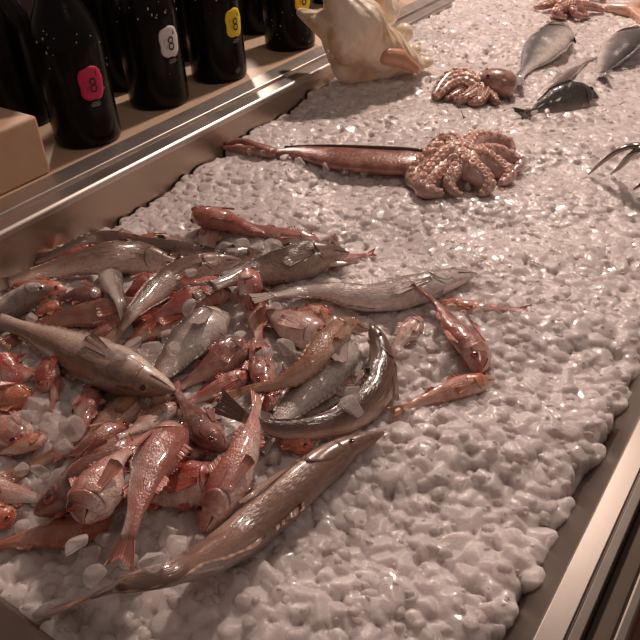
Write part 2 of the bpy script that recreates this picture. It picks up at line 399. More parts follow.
# --- bottom layer upward -------------------------------------------------------
mullet('mullet_red', 17, 80, [(98, 246), (62, 256), (30, 262), (2, 268)], 'red mullet lying along the back edge under the pair of long grey hakes')
mullet('mullet_orange', 17, 80, [(66, 290), (32, 286), (-6, 283)], 'orange mullet whose tail runs off the left frame edge below the grey hake')
mullet('mullet_orange', 17, -70, [(138, 241), (165, 243), (198, 244)], 'small orange mullet lying behind the dark hake at the back of the pile')
mullet('mullet_dark', 13, -60, [(116, 237), (124, 236), (140, 240)], 'tiny dark fish head poking up behind the brown hake near the steel wall', fins=False)
mullet('mullet_pale', 21, 95, [(212, 222), (208, 240), (203, 264)], 'pale orange mullet standing upright below the hindmost red mullet')
mullet('mullet_pink', 18, -70, [(319, 242), (290, 237), (264, 230), (240, 221)], 'thin pink mullet lying behind the big dark hake head')
mullet('mullet_pink', 23, -60, [(193, 215), (222, 220), (252, 231), (282, 239)], 'hindmost pink mullet lying against the bare ice at the back of the pile', barbels=True)
mullet('mullet_dark', 13, -60, [(338, 238), (326, 243), (310, 252)], 'small dark brown head behind the snout of the big grey hake', fins=False)
mullet('mullet_red', 13, 80, [(325, 264), (350, 258), (374, 253)], 'red mullet tail sticking out beyond the big hake snout', fins=False)
mullet('mullet_dark', 22, 80, [(104, 300), (78, 295), (48, 303)], 'brownish mullet tucked under the belly of the grey hake')
mullet('mullet_orange', 15, 80, [(62, 305), (45, 310), (25, 320)], 'small orange mullet beside the pale curled hake tail')
mullet('mullet_red', 20, 80, [(156, 276), (138, 288), (118, 302)], 'red mullet glimpsed between the grey hakes and the upright pale one')
hake('hake_rust', 32, -70, [(170, 308), (122, 312), (80, 315), (40, 326), (8, 342)], 'rusty brown hake lying under the crossing grey hake tail')
mullet('mullet_red', 38, 70, [(-8, 366), (14, 374), (44, 372)], 'dark red mullet half hidden under the large hake at the left edge')
mullet('mullet_red', 24, 80, [(46, 390), (48, 372), (52, 350)], 'short red mullet showing below the middle of the large left hake')
mullet('mullet_pink', 12, 80, [(57, 374), (55, 394), (50, 416)], 'slim pink mullet upright beside the ice lumps at the left')
mullet('mullet_pink', 17, 80, [(122, 320), (96, 336), (72, 350)], 'pink mullet lying along the top side of the large left hake')
mullet('mullet_orange', 30, -80, [(207, 318), (176, 322), (146, 332), (118, 352)], 'orange pink mullet lying beside the silver hake head')
mullet('mullet_orange', 26, -70, [(332, 316), (300, 318), (270, 312)], 'orange mullet with a white mouth lying below the silver hake')
mullet('mullet_pale', 36, -80, [(326, 344), (302, 330), (277, 317), (252, 306)], 'pale bellied mullet lying above the tan fish with the big eye')
mullet('mullet_orange', 22, 80, [(312, 447), (286, 438), (258, 430)], 'orange mullet squeezed between the two curved hakes at the front')
mullet('mullet_red', 20, 80, [(266, 410), (275, 390), (287, 368)], 'small red mullet with a dark eye beside the silver bellied hake')
mullet('mullet_pale', 22, -80, [(421, 319), (407, 334), (388, 356)], 'pale mullet half sunk in the ice right of the curved hake head', sink=.4)
mullet('mullet_pale', 18, 80, [(330, 392), (350, 383), (366, 372)], 'short pale mullet between the silver bellied hake and the curved hake')
mullet('mullet_orange', 16, 80, [(440, 303), (470, 308), (500, 309), (530, 309)], 'orange mullet almost buried in the ice below the silver hake head', sink=.75)
mullet('mullet_pale', 28, 80, [(-28, 487), (0, 492), (25, 496), (56, 502)], 'pale pink mullet pointing in from the left edge above the orange one')
mullet('mullet_orange', 24, 80, [(15, 518), (-6, 515), (-30, 514)], 'orange mullet head just inside the left frame edge', barbels=True)
mullet('mullet_orange', 32, 75, [(112, 516), (78, 527), (40, 536), (0, 545), (-30, 551)], 'long orange pink mullet lowest at the left on the bare ice')
mullet('mullet_pink', 34, 80, [(28, 446), (8, 427), (-16, 404)], 'wet pink mullet at the left edge under the ice lumps')
mullet('mullet_orange', 18, -80, [(48, 434), (20, 447), (-12, 455)], 'thin orange mullet at the left edge below the wet pink one')
mullet('mullet_orange', 26, 80, [(30, 394), (6, 398), (-20, 401)], 'orange mullet head poking in from the left edge above the ice lumps')
mullet('mullet_red', 46, -80, [(224, 484), (192, 484), (160, 491), (112, 499)], 'bright red mullet with a black eye at the front of the pile', barbels=True)
hake('hake_tan', 32, -80, [(176, 396), (140, 400), (113, 420), (70, 446), (10, 477)], 'tan grey hake with a dark pointed tail over the ice lumps', gill='grey')
mullet('mullet_pink', 27, 80, [(89, 389), (87, 410), (81, 434), (74, 458)], 'pink mullet lying upright in line with the large left hake fin')
mullet('mullet_pink', 22, 80, [(126, 424), (100, 437), (78, 450), (54, 458)], 'pink mullet crossing the tail of the tan grey hake')
mullet('mullet_pale', 21, -80, [(180, 405), (156, 418), (134, 430), (106, 442)], 'pale mullet with a red back edge below the large hake snout')
mullet('mullet_dark', 32, -70, [(248, 343), (224, 357), (200, 374), (172, 392)], 'brownish mullet with a round eye beside the silver hake belly')
mullet('mullet_red', 22, -60, [(250, 374), (226, 385), (200, 397), (176, 407)], 'slim bright red striped mullet in the middle of the pile')
mullet('mullet_red', 36, -70, [(230, 292), (202, 295), (174, 307), (146, 324)], 'broad red mullet lying below the crossing grey hake')
hake('hake_silver', 25, 100, [(107, 262), (113, 284), (121, 306), (128, 334)], 'white bellied hake standing crosswise between the grey hakes', fins=False)
hake('hake_silver', 27, 95, [(50, 287), (26, 297), (0, 315), (-24, 338)], 'pale silver hake end above the large hake at the left edge', fins=False)
hake('hake_silver', 46, -95, [(228, 314), (204, 328), (182, 350), (160, 376), (138, 398)], 'silver hake with wrinkled gill folds in the middle of the pile')
hake('hake_silver', 50, -80, [(352, 332), (336, 354), (312, 385), (286, 413), (258, 444)], 'silver bellied hake with its head tucked under the tan fish')
hake('hake_silver', 17, -80, [(276, 425), (240, 438), (206, 454), (168, 468)], 'small silver hake tail pointing left above the bright red mullet', fins=False)
mullet('mullet_dark', 22, 70, [(168, 458), (195, 451), (226, 446)], 'brownish mullet snout pointing left above the small silver tail')
mullet('mullet_dark', 38, -65, [(36, 513), (64, 495), (94, 470), (130, 450), (174, 433), (216, 424)], 'long red brown mullet stretching across the front left of the pile')
mullet('mullet_pink', 44, 85, [(84, 521), (97, 492), (112, 465), (138, 444)], 'pink mullet pointing its pale face downwards beside the long red brown one', barbels=True)
mullet('mullet_pink', 42, 80, [(178, 424), (161, 448), (148, 478), (135, 515), (120, 562)], 'scaly pink mullet with its tail hanging down on the front ice')
mullet('mullet_dark', 32, 70, [(224, 450), (206, 431), (188, 408), (171, 383)], 'dark red mullet with its tail up against the large hake snout')
hake('hake_dark', 25, -50, [(222, 253), (200, 252), (165, 250), (130, 246), (100, 239), (74, 246), (44, 258), (12, 266)], 'thin dark brown hake at the very back of the pile')
hake('hake_dark', 22, -50, [(262, 253), (236, 257), (210, 264), (178, 277)], 'small dark hake with its head just behind the big grey snout')
hake('hake_grey', 34, -62, [(186, 266), (164, 263), (130, 257), (95, 260), (60, 268), (25, 277), (-14, 289)], 'long grey hake across the back left with its eye facing up')
hake('hake_grey', 30, -62, [(240, 260), (206, 265), (180, 275), (155, 292), (130, 316), (110, 343)], 'grey hake crossing diagonally with a black tipped tail')
hake('hake_dark', 38, -72, [(348, 253), (318, 256), (282, 266), (240, 277), (196, 292)], 'big dark grey hake with a large eye and pale open jaw', jaw=.35)
hake('hake_grey', 52, 118, [(174, 391), (142, 380), (110, 368), (70, 350), (30, 332), (-24, 312)], 'largest hake with a pale belly coming in from the left edge')
mullet('mullet_pink', 27, 80, [(268, 390), (262, 368), (258, 347), (255, 320)], 'pink mullet with scales shining, hanging straight below the upright one')
mullet('mullet_pink', 25, 80, [(246, 269), (251, 290), (256, 316), (260, 348)], 'narrow pink mullet upright over the middle of the pile', barbels=True)
hake('hake_silver', 33, -84, [(476, 274), (446, 280), (414, 290), (370, 298), (320, 291), (254, 297)], 'bright silver hake with its head out over the bare ice')
mullet('mullet_pink', 27, 60, [(480, 371), (476, 352), (456, 330), (438, 306), (418, 286)], 'pink mullet with a round head at the right end of the pile', barbels=True)
mullet('mullet_orange', 23, -70, [(494, 380), (466, 386), (430, 398), (392, 412)], 'orange pink mullet alone on the ice, rightmost of the pile')
hake('hake_tan', 29, -72, [(370, 330), (346, 326), (326, 345), (306, 368), (280, 383), (250, 389), (222, 400)], 'tan fish with a big dark eye curling over the silver belly', jaw=.3)
hake('hake_dark', 36, -42, [(371, 324), (381, 350), (381, 378), (365, 405), (330, 424), (286, 430), (250, 420), (224, 404)], 'curved dark hake rearing its head upward at the right of the pile', gill='dark')
mullet('mullet_pink', 40, 75, [(205, 530), (225, 491), (242, 455), (254, 422), (258, 392)], 'pale pink mullet with its yellowish tail up over the curved hake')
hake('hake_grey', 46, 70, [(383, 433), (352, 446), (312, 474), (270, 512), (225, 548), (180, 570), (120, 586), (60, 608)], 'long hake lowest at the front with its tail on the bare ice', gill='dark')

# --- fish lying apart in the far ice
SG = 'sea breams at the far end'
fish('sea_bream', 'bream', 'bream_grey', 36, -88, [(563, 27), (548, 44), (532, 63), (514, 82)], 'grey sea bream lying slanted beyond the small octopus', SG, sink=.1)
fish('sea_bream', 'bream', 'bream_dark', 34, -40, [(598, 98), (574, 99), (548, 105), (520, 116)], 'dark sea bream lying level in the ice above the tongs', SG, sink=.3)
fish('sea_bream', 'bream', 'bream_grey', 34, 70, [(631, 33), (622, 44), (611, 60), (598, 80)], 'grey sea bream sunk in the ice at the right frame edge', SG, sink=.45)
hake('hake_silver', 13, -80, [(540, 98), (562, 80), (592, 57)], 'thin silver fish mostly covered by ice between the two breams', sink=.5)

# ------------------------------------------------------------------ crushed ice
def ice_mat(name, clear=0.0):
    m = NT(name); oc = m.obj(); nz = m.noise(oc, 38, 3); n1 = m.noise(oc, 110, 2)
    fr_ = m.n('ShaderNodeAttribute', attribute_name='frost').outputs['Fac'] if not clear else n1
    m.l(m.mix(m.math('ADD', m.math('MULTIPLY', nz, .5), m.math('MULTIPLY', fr_, .5)), lin((196, 183, 180) if not clear else (206, 192, 187)), lin((238, 230, 227) if not clear else (240, 230, 226))), m.b.inputs['Base Color'])
    m.set(Coat_Weight=1.0, Coat_Roughness=.04, Coat_IOR=1.33)
    m.l(m.math('ADD', .10, m.math('MULTIPLY', n1, .34)), m.b.inputs['Roughness'])
    m.set(IOR=1.31, Transmission_Weight=clear, Subsurface_Weight=.75 * (1.0 - clear), Subsurface_Scale=0.014); m.b.inputs['Subsurface Radius'].default_value = (1, .85, .8)
    n2 = m.noise(oc, 260, 4, .6); m.bump(n2, .5, .0014)
    if clear:
        m.set(Transmission_Weight=0, Subsurface_Weight=0); tr_ = m.n('ShaderNodeBsdfTransparent'); mx = m.n('ShaderNodeMixShader'); out = m.t.nodes['Material Output']
        lw = m.n('ShaderNodeLayerWeight'); lw.inputs[0].default_value = .35
        m.l(m.math('SUBTRACT', clear, m.math('MULTIPLY', lw.outputs['Facing'], clear * .8)), mx.inputs[0]); m.l(m.b.outputs[0], mx.inputs[1]); m.l(tr_.outputs[0], mx.inputs[2]); m.l(mx.outputs[0], out.inputs[0])
    return m.m
ICE = ice_mat('crushed_ice'); CLEAR = ice_mat('clear_ice', .74); CHIP = ice_mat('chipped_ice', .42)
def ico(sub):
    bm = bmesh.new(); bmesh.ops.create_icosphere(bm, subdivisions=sub, radius=1.0); bm.verts.index_update()
    v = np.array([x.co for x in bm.verts]); f = np.array([[x.index for x in q.verts] for q in bm.faces]); bm.free(); return v, f
def lump_templates(sub, n, lo=.5, e=14.0):
    v0, f = ico(sub); out = []
    for _ in range(n):
        nr = RNG.normal(size=(9, 3)); nr /= np.linalg.norm(nr, axis=1)[:, None]; d = RNG.uniform(lo, 1.0, 9)
        dots = np.maximum(v0 @ nr.T, 1e-3); q = np.minimum(d / dots, 1.6)
        rr = (np.sum(q ** -e, axis=1) + 1) ** (-1 / e)           # soft minimum: rounded facets
        out.append(v0 * rr[:, None])
    return out, f
TN, FN = lump_templates(4, 14, .36, 22.0); TF, FF = lump_templates(2, 14)
def rot_batch(n):
    q = RNG.normal(size=(n, 4)); q /= np.linalg.norm(q, axis=1)[:, None]; w, x, y, z = q.T
    return np.stack([1 - 2 * (y * y + z * z), 2 * (x * y - z * w), 2 * (x * z + y * w), 2 * (x * y + z * w), 1 - 2 * (x * x + z * z), 2 * (y * z - x * w),
                     2 * (x * z - y * w), 2 * (y * z + x * w), 1 - 2 * (x * x + y * y)], 1).reshape(n, 3, 3)
def lumps(name, pts, rad, near, cloud, extra=None, mat=None):
    V, Fc = [], []; base = 0; R = rot_batch(len(pts)); S = RNG.uniform(.72, 1.25, (len(pts), 3))
    for i in range(len(pts)):
        tv, tf = (TN[i % 14], FN) if near[i] else (TF[i % 14], FF)
        v = (tv * S[i]) @ R[i].T * rad[i]; v[:, 2] *= .8; V.append(v + pts[i]); Fc.append(tf + base); base += len(v)
    if extra is not None: V.append(extra[0]); Fc.append(extra[1] + base)
    V = np.vstack(V); Fc = np.vstack(Fc)
    me = bpy.data.meshes.new(name); me.vertices.add(len(V)); me.vertices.foreach_set('co', V.astype(np.float32).ravel())
    me.loops.add(len(Fc) * 3); me.loops.foreach_set('vertex_index', Fc.astype(np.int32).ravel())
    me.polygons.add(len(Fc)); me.polygons.foreach_set('loop_start', np.arange(len(Fc), dtype=np.int32) * 3)
    me.update(calc_edges=True); me.polygons.foreach_set('use_smooth', np.ones(len(Fc), bool))
    me.materials.append(mat); me.update(); return link(name, me)
X0, X1, Y0, Y1 = 0.104, 2.26, 0.066, 0.634
# the packed bed: upper envelope of thousands of rounded, faceted lumps frozen together
xs = [X0 - .012]
while xs[-1] < X1: xs.append(xs[-1] + .0011 + .0009 * float(sstep(.35, 1.2, xs[-1])))
xs = np.array(xs); ys = np.arange(Y0 - .014, Y1 + .004, .0014)
GX, GY = np.meshgrid(xs, ys, indexing='ij'); BED = ice_z(GX, GY) - .010
FROST = np.full(GX.shape, .4)
BED = np.where((GY < Y0) | (GX < X0), -.05, BED)
def stamp(cx, cy, cz, r, amp=1.0):
    i0, i1 = np.searchsorted(xs, (cx - r * 1.5, cx + r * 1.5)); j0, j1 = np.searchsorted(ys, (cy - r * 1.5, cy + r * 1.5))
    if i1 <= i0 or j1 <= j0: return
    dx, dy = GX[i0:i1, j0:j1] - cx, GY[i0:i1, j0:j1] - cy
    a = random.uniform(0, pi); ca, sa = cos(a), sin(a); e = random.uniform(.75, 1.3); u, w = (dx * ca + dy * sa) / e, (-dx * sa + dy * ca) * e
    dome = 1 - (np.abs(u / r) ** 2.6 + np.abs(w / r) ** 2.6)
    z = r * .46 * amp * np.sign(dome) * np.abs(dome) ** .55
    for _ in range(5):                                  # chipped facets
        t = random.uniform(0, 2 * pi); g = random.uniform(.15, .95); z = np.minimum(z, amp * r * random.uniform(.20, .46) - amp * g * (dx * cos(t) + dy * sin(t)))
    B = BED[i0:i1, j0:j1]; zz = np.where(dome > -.3, cz + z, -1); FROST[i0:i1, j0:j1][zz > B] = random.random(); np.maximum(B, zz, out=B)
chips, crad = [], []
x = X0
while x < X1:
    s = 0.0096 + 0.0004 * float(sstep(.35, 1.0, x)); amp = .74 - .36 * float(sstep(.25, .9, x)); y = Y0
    while y < Y1:
        px, py = x + random.uniform(-.6, .6) * s, y + random.uniform(-.6, .6) * s; r_ = s * random.uniform(.55, 1.05)
        edge = .004 * sin(px * 210) + .003 * sin(px * 97 + 1)
        if py > Y0 + edge + r_ * .3 and px > X0 + r_ * .2: stamp(px, py, float(ice_z(px, py)) - r_ * .32 * amp + amp * random.uniform(-.0034, .0026), r_, amp)
        if random.random() < .40 - .10 * float(sstep(.3, .8, x)):
            qx, qy = px + random.uniform(-1, 1) * s, py + random.uniform(-1, 1) * s; qy = min(max(qy, Y0 + .006), Y1 - .004); qx = max(qx, X0 + .005); q_ = random.choice([random.uniform(.0016, .003), random.uniform(.003, .0068)]) * (1 - .35 * float(sstep(.3, .9, x)))
            chips.append((qx, qy)); crad.append(q_)
        y += s
    x += s * .9
for _ in range(1): BED[1:-1, 1:-1] = .72 * BED[1:-1, 1:-1] + .07 * (BED[:-2, 1:-1] + BED[2:, 1:-1] + BED[1:-1, :-2] + BED[1:-1, 2:])
def bed_z(x, y): return BED[min(max(np.searchsorted(xs, x), 0), len(xs) - 1), min(max(np.searchsorted(ys, y), 0), len(ys) - 1)]
nx_, ny_ = BED.shape; idx = np.arange(nx_ * ny_).reshape(nx_, ny_); a, b, c, d = idx[:-1, :-1].ravel(), idx[1:, :-1].ravel(), idx[1:, 1:].ravel(), idx[:-1, 1:].ravel()
gf = np.vstack([np.stack([a, b, c], 1), np.stack([a, c, d], 1)]); gv = np.stack([GX.ravel(), GY.ravel(), BED.ravel()], 1)
cp = np.array([(q[0], q[1], bed_z(*q) - r * .15) for q, r in zip(chips, crad)])
o = lumps('crushed_ice', cp[:0], np.array(crad), [], None, (gv, gf), ICE)
o.data.attributes.new('frost', 'FLOAT', 'POINT').data.foreach_set('value', FROST.ravel().astype(np.float32))
tag(o, 'bed of crushed ice filling the steel display tray', 'ice', kind='stuff')
o = lumps('ice_chips', cp, np.array(crad), [False] * len(cp), None, None, CHIP)
tag(o, 'fine glassy chips sprinkled over the bed of crushed ice', 'ice', kind='stuff')

# loose lumps scattered over and between the fish
SP = [(37, 408, 30), (54, 424, 34), (70, 430, 26), (20, 420, 24), (64, 443, 24), (40, 470, 28), (134, 345, 20), (150, 352, 22), (166, 338, 24), (116, 354, 24), (172, 350, 16),
      (190, 308, 18), (240, 338, 18), (266, 352, 18), (286, 350, 22), (225, 249, 18), (240, 245, 18), (272, 246, 18), (352, 408, 24), (216, 265, 16), (190, 272, 12), (205, 345, 14),
      (88, 560, 34), (76, 545, 28), (108, 540, 20), (128, 560, 22), (165, 535, 30), (180, 545, 24), (150, 560, 26), (152, 545, 22), (200, 540, 20), (95, 575, 24), (20, 470, 22),
      (300, 355, 20), (278, 345, 16), (355, 395, 20), (395, 300, 12), (95, 292, 16), (75, 318, 12), (32, 318, 12), (450, 180, 11), (434, 188, 12), (468, 186, 11), (418, 183, 12), (486, 190, 13),
      (498, 172, 10), (525, 160, 10), (300, 163, 12), (325, 168, 12), (345, 172, 13), (365, 172, 12), (385, 170, 12), (405, 168, 12), (285, 157, 10), (265, 154, 10), (250, 152, 9), (340, 165, 10),
      (548, 112, 9), (572, 118, 9), (590, 114, 9), (560, 117, 8), (535, 113, 8), (610, 72, 8), (625, 70, 8), (640, 66, 8), (600, 66, 8),
      (452, 308, 10), (486, 304, 14), (504, 306, 14), (515, 312, 12), (478, 314, 12), (462, 312, 10), (496, 314, 11), (400, 350, 12), (392, 340, 10), (415, 338, 10)]
Q = np.array(PLACED); sp, sr = [], []
for u, v, w in SP:
    p = at_ice(u, v, .006)
    for _ in range(6):
        d = np.hypot(Q[:, 0] - p[0], Q[:, 1] - p[1]) / (Q[:, 3] + .004); ok = d < 1
        zt = float(ice_z(p[0], p[1])) + .003
        if ok.any(): zt = max(zt, float((Q[ok, 2] + Q[ok, 4] * np.sqrt(1 - d[ok] ** 2)).max()))
        p = at(u, v, zt + w * .3 * mpp(p))
    sp.append(p); sr.append(w * random.uniform(.42, .58) * mpp(p))
o = lumps('loose_ice', np.array(sp), np.array(sr), [True] * len(sp), None, None, CLEAR)
tag(o, 'loose glassy ice lumps scattered over and between the fish', 'ice', kind='stuff')

# ------------------------------------------------------------------ octopuses and squid
def flesh(name, a, b, c, rough=.28):
    m = NT(name); oc = m.obj(); n1 = m.noise(oc, 55, 4); n2 = m.noise(oc, 300, 3)
    col = m.ramp(n1, [(.3, lin(a)), (.52, lin(b)), (.72, lin(c))]); m.l(m.mix(m.math('MULTIPLY', n2, .3), col, lin([x * .7 for x in a])), m.b.inputs['Base Color'])
    m.set(Roughness=rough, Coat_Weight=.9, Coat_Roughness=.1, Subsurface_Weight=.25, Subsurface_Scale=.004); m.b.inputs['Subsurface Radius'].default_value = (1, .5, .4)
    m.bump(m.math('ADD', n1, n2), .5, .0015); return m.m
OCT = flesh('octopus_skin', (166, 124, 112), (200, 162, 149), (226, 198, 187)); SUCK = plain('sucker_rim', (226, 184, 168), .3, coat=.8, sss=.2)
OCT2 = flesh('octopus_brown_skin', (132, 88, 76), (178, 130, 115), (208, 168, 153))
SQ = flesh('squid_skin', (124, 74, 64), (170, 112, 97), (206, 158, 142))
def cup_geo(c, n, r, base):
    n = unit(n); a = unit(np.cross(n, (.3, .7, .2))); b = np.cross(n, a); v = []
    for rr, hh in ((1.0, -.5), (1.05, .25), (.85, .55), (.55, .45), (.35, .1)):
        for j in range(10):
            t = 2 * pi * j / 10; v.append(c + n * hh * r + (a * cos(t) + b * sin(t)) * rr * r)
    f = grid_faces(5, 10, base); f.append(tuple(base + 40 + j for j in range(10))); return v, f
def arm(root, base, P, r0, r1, mat, suck=0, srow=1.0):
    C = spline(P, 30); R = np.linspace(1, 0, 30) ** .62 * (r0 - r1) + r1; fixn(tube('arm', C, R, mat, root, base, m=14, flat=.9)); o = root.children[-1] if False else None
    ob = [c for c in COL.objects if c.parent == root][-1]
    if suck:
        T, S, U = frames(C); v, f = [], []; sidx = np.linspace(3, 28, suck)
        for q, k in enumerate(sidx):
            i = int(k)
            for s in (-1, 1):
                a = s * .52 * srow + .35; n = U[i] * cos(a) + S[i] * sin(a); cv, cf = cup_geo(C[i] + n * R[i] * .93, n, R[i] * .36, len(v)); v += cv; f += cf
        fixn(mesh('suckers', v, f, SUCK, ob, base))
    return ob
def octopus(label, cpx, web, arms, mat, mantle=None, suck=14, r0=9, hub=.03):
    c = at_ice(*cpx, hub); k = mpp(c); base = np.array([c[0], c[1], float(ice_z(c[0], c[1]))])
    root = thing('octopus', label, 'octopus', base, 'octopuses on the ice')
    # web of skin joining the arm roots
    rr, th, v = 9, 40, []
    lobes = [math.atan2(*(np.array(at_ice(*a[min(1, len(a) - 1)][:2]) - c)[[1, 0]])) for a in arms]
    for i in range(rr):
        q = i / (rr - 1)
        for j in range(th):
            t = 2 * pi * j / th; near_ = max(cos((t - l) * 1.0) ** 15 if cos(t - l) > 0 else 0 for l in lobes); R = web * k * (.75 + .5 * near_) * q
            z = c[2] - (c[2] - base[2] + .012) * (q ** 1.9) + .003 * near_ * sin(pi * q); v.append((c[0] + R * cos(t), c[1] + R * sin(t), z))
    f = grid_faces(rr, th); o = fixn(mesh('web', v, f, mat, root, base))
    so = o.modifiers.new('thickness', 'SOLIDIFY'); so.thickness = .004; so.offset = -1
    for ai, a in enumerate(arms):
        P = [c - np.array([0, 0, .010])] + [at_ice(p[0], p[1], p[2]) for p in a]; arm(root, base, P, r0 * k * (1.25, 1.45, .8, 1.15, 1.2, .9, 1.1, .95)[ai % 8], 1.8 * k, mat, suck)
    if mantle:
        (u0, v0, h0), (u1, v1, h1), r = mantle; C = spline([at_ice(u0, v0, h0), (at_ice(u0, v0, h0) + at_ice(u1, v1, h1)) / 2 + (0, 0, .006), at_ice(u1, v1, h1)], 16)
        R = r * k * np.array([.62 + .38 * sin(pi * (.1 + .55 * i / 15)) if i < 12 else .95 * math.sqrt(max(.05, 1 - ((i - 11) / 4.3) ** 2)) for i in range(16)])
        fixn(tube('mantle', C, R, mat, root, base, m=20, flat=.85))
        for s in (-1, 1):
            T, S, U = frames(C); e = C[3] + S[3] * s * R[3] * .7 + U[3] * R[3] * .6; ev, ef = ball_geo(e, np.eye(3) * R[3] * .16); mesh('eye', ev, ef, EYE_P, root, base)
    return root
octopus('large pinkish octopus with spread suckered arms in the middle of the ice', (463, 154), 50,
        [[(440, 157, .016), (424, 166, .010), (413, 178, .007), (420, 190, .005)], [(446, 168, .018), (430, 180, .012), (424, 190, .007), (444, 194, .005)],
         [(455, 172, .020), (449, 183, .012), (453, 191, .007), (463, 196, .004)], [(468, 170, .021), (481, 178, .014), (488, 187, .008), (480, 195, .004)],
         [(482, 162, .019), (498, 170, .012), (508, 177, .008), (500, 184, .004)], [(487, 153, .018), (506, 155, .012), (520, 163, .010), (512, 173, .008)],
         [(474, 143, .020), (490, 139, .014), (508, 142, .012), (514, 152, .008)], [(455, 143, .018), (440, 141, .012), (430, 149, .010), (424, 158, .005)]], OCT, None, 10, 13.5, .034)
octopus('smaller brown octopus lying just below the slanted grey bream', (478, 84), 14,
        [[(466, 78, .016), (450, 77, .013), (440, 86, .010), (433, 97, .006)], [(464, 84, .014), (450, 86, .012), (442, 92, .010), (436, 99, .005)],
         [(466, 90, .010), (455, 95, .008), (446, 99, .005)], [(474, 94, .010), (464, 99, .008), (454, 100, .005)], [(482, 95, .009), (478, 102, .006), (468, 103, .004)],
         [(490, 96, .008), (496, 102, .005), (500, 104, .003)]], OCT2, ((480, 82, .016), (514, 90, .008), 16), 9, 8, .02)
octopus('farthest brown octopus cut by the top frame edge', (570, 0), 20,
        [[(556, 2, .016), (544, 6, .010), (534, 7, .004)], [(560, 8, .014), (556, 14, .008), (566, 18, .003)], [(572, 10, .014), (578, 16, .008), (588, 17, .003)],
         [(584, 6, .014), (596, 8, .010), (604, 11, .004)], [(582, -4, .012), (596, -4, .008), (606, 0, .004)], [(562, -6, .012), (548, -6, .008), (538, -4, .004)]], OCT2, None, 8, 5.5, .024)
sqC = spline([at_ice(266, 152, .004), at_ice(300, 152, .006), at_ice(340, 158, .007), at_ice(385, 161, .008), at_ice(432, 161, .009)], 40)
k = mpp(sqC[20]); sb = np.array([sqC[20][0], sqC[20][1], float(ice_z(*sqC[20][:2]))])
sq = thing('squid', 'long slim reddish brown squid half buried in ice left of the large octopus', 'squid', sb)
R = np.interp(np.linspace(0, 1, 40), [0, .1, .25, .5, .85, 1], [5, 7, 13, 22, 25, 20]) * k
fixn(tube('mantle', sqC, R, SQ, sq, sb, m=20, flat=.40))
for P in ([(272, 152, .006), (256, 146, .010), (240, 141, .010), (226, 145, .004)], [(272, 154, .006), (252, 150, .008), (236, 148, .006), (224, 148, .004)], [(275, 153, .006), (262, 150, .010), (250, 143, .010), (234, 141, .006)]):
    fixn(tube('tentacle', spline([at_ice(*p) for p in P], 18), np.linspace(5.5, 2.2, 18) * k, SQ, sq, sb, m=10))
A = [at_ice(u, v, h) for u, v, h in [(285, 147, .009), (320, 146, .012), (360, 147, .016), (400, 149, .018), (425, 151, .018)]]
fixn(tube('fin_ridge', spline(A, 24), np.linspace(1.5, 2.6, 24) * k, plain('squid_dark_edge', (74, 44, 40), .2, coat=1), sq, sb, m=8))

# ------------------------------------------------------------------ conch shell
SH = NT('conch_shell'); oc = SH.obj(); n1 = SH.noise(oc, 14, 4, .6); n2 = SH.noise(oc, 60, 4)
c_ = SH.ramp(n1, [(.30, lin((182, 136, 102))), (.40, lin((222, 190, 156))), (.52, lin((240, 222, 198))), (.70, lin((249, 238, 222)))])
SH.l(c_, SH.b.inputs['Base Color']); SH.set(Roughness=.35, Coat_Weight=.35, Coat_Roughness=.15); wv = SH.n('ShaderNodeTexWave'); wv.inputs['Scale'].default_value = 26; wv.inputs['Distortion'].default_value = 5; SH.l(oc, wv.inputs[0]); SH.bump(SH.math('ADD', SH.math('MULTIPLY', wv.outputs[1], .35), SH.math('ADD', n1, SH.math('MULTIPLY', n2, .5))), .8, .005)
SHK = plain('shell_knob', (240, 222, 196), .3, coat=.5, var=.06); SHP = plain('shell_lip_glaze', (198, 146, 118), .28, coat=.4, var=.15, vscale=40)
def cap_geo(p, q, r0, r1, n=14, m=20):
    p, q = np.array(p), np.array(q); C = spline([p, q], n); return tube_geo(C, np.linspace(r0, r1, n), m)
def blob(name, capsules, mat, parent, base, voxel=.004):
    V, Fs = [], []
    for p, q, r0, r1 in capsules:
        for geo in (cap_geo(p, q, r0, r1), ball_geo(p, np.eye(3) * r0), ball_geo(q, np.eye(3) * r1)):
            b = len(V); V += list(geo[0]); Fs += [tuple(i + b for i in f) for f in geo[1]]
    o = fixn(mesh(name, V, Fs, mat, parent, base)); r = o.modifiers.new('fuse', 'REMESH'); r.mode = 'VOXEL'; r.voxel_size = voxel; r.use_smooth_shade = True
    s = o.modifiers.new('soften', 'SMOOTH'); s.factor = .6; s.iterations = 6; return o
def S3(u, v, z): return at(u, v, z)
zi = float(ice_z(.95, .58)); kb = mpp(at(365, 60, .06))
sb = np.array([*at(370, 70, zi)[:2], zi]); sh = thing('conch_shell', 'big cream and brown knobbly conch shell leaning over the steel rim', 'shell', sb)
zc = .085
caps = [(S3(300, 12, .125), S3(322, 24, .115), 5 * kb, 12 * kb), (S3(322, 24, .115), S3(352, 36, .10), 12 * kb, 28 * kb), (S3(352, 36, .10), S3(385, 50, .075), 28 * kb, 22 * kb),
        (S3(385, 50, .075), S3(418, 66, .05), 22 * kb, 8 * kb), (S3(352, 40, .09), S3(350, 70, .05), 24 * kb, 12 * kb), (S3(350, 70, .05), S3(405, 66, .045), 14 * kb, 11 * kb),
        (S3(340, 2, .145), S3(362, 25, .115), 17 * kb, 25 * kb), (S3(330, -14, .165), S3(372, -6, .14), 12 * kb, 17 * kb), (S3(372, -6, .14), S3(382, 12, .11), 15 * kb, 16 * kb), (S3(335, 40, .09), S3(342, 72, .05), 14 * kb, 9 * kb), (S3(362, 40, .09), S3(385, 62, .055), 26 * kb, 18 * kb)]
blob('whorl', caps, SH.m, sh, sb)
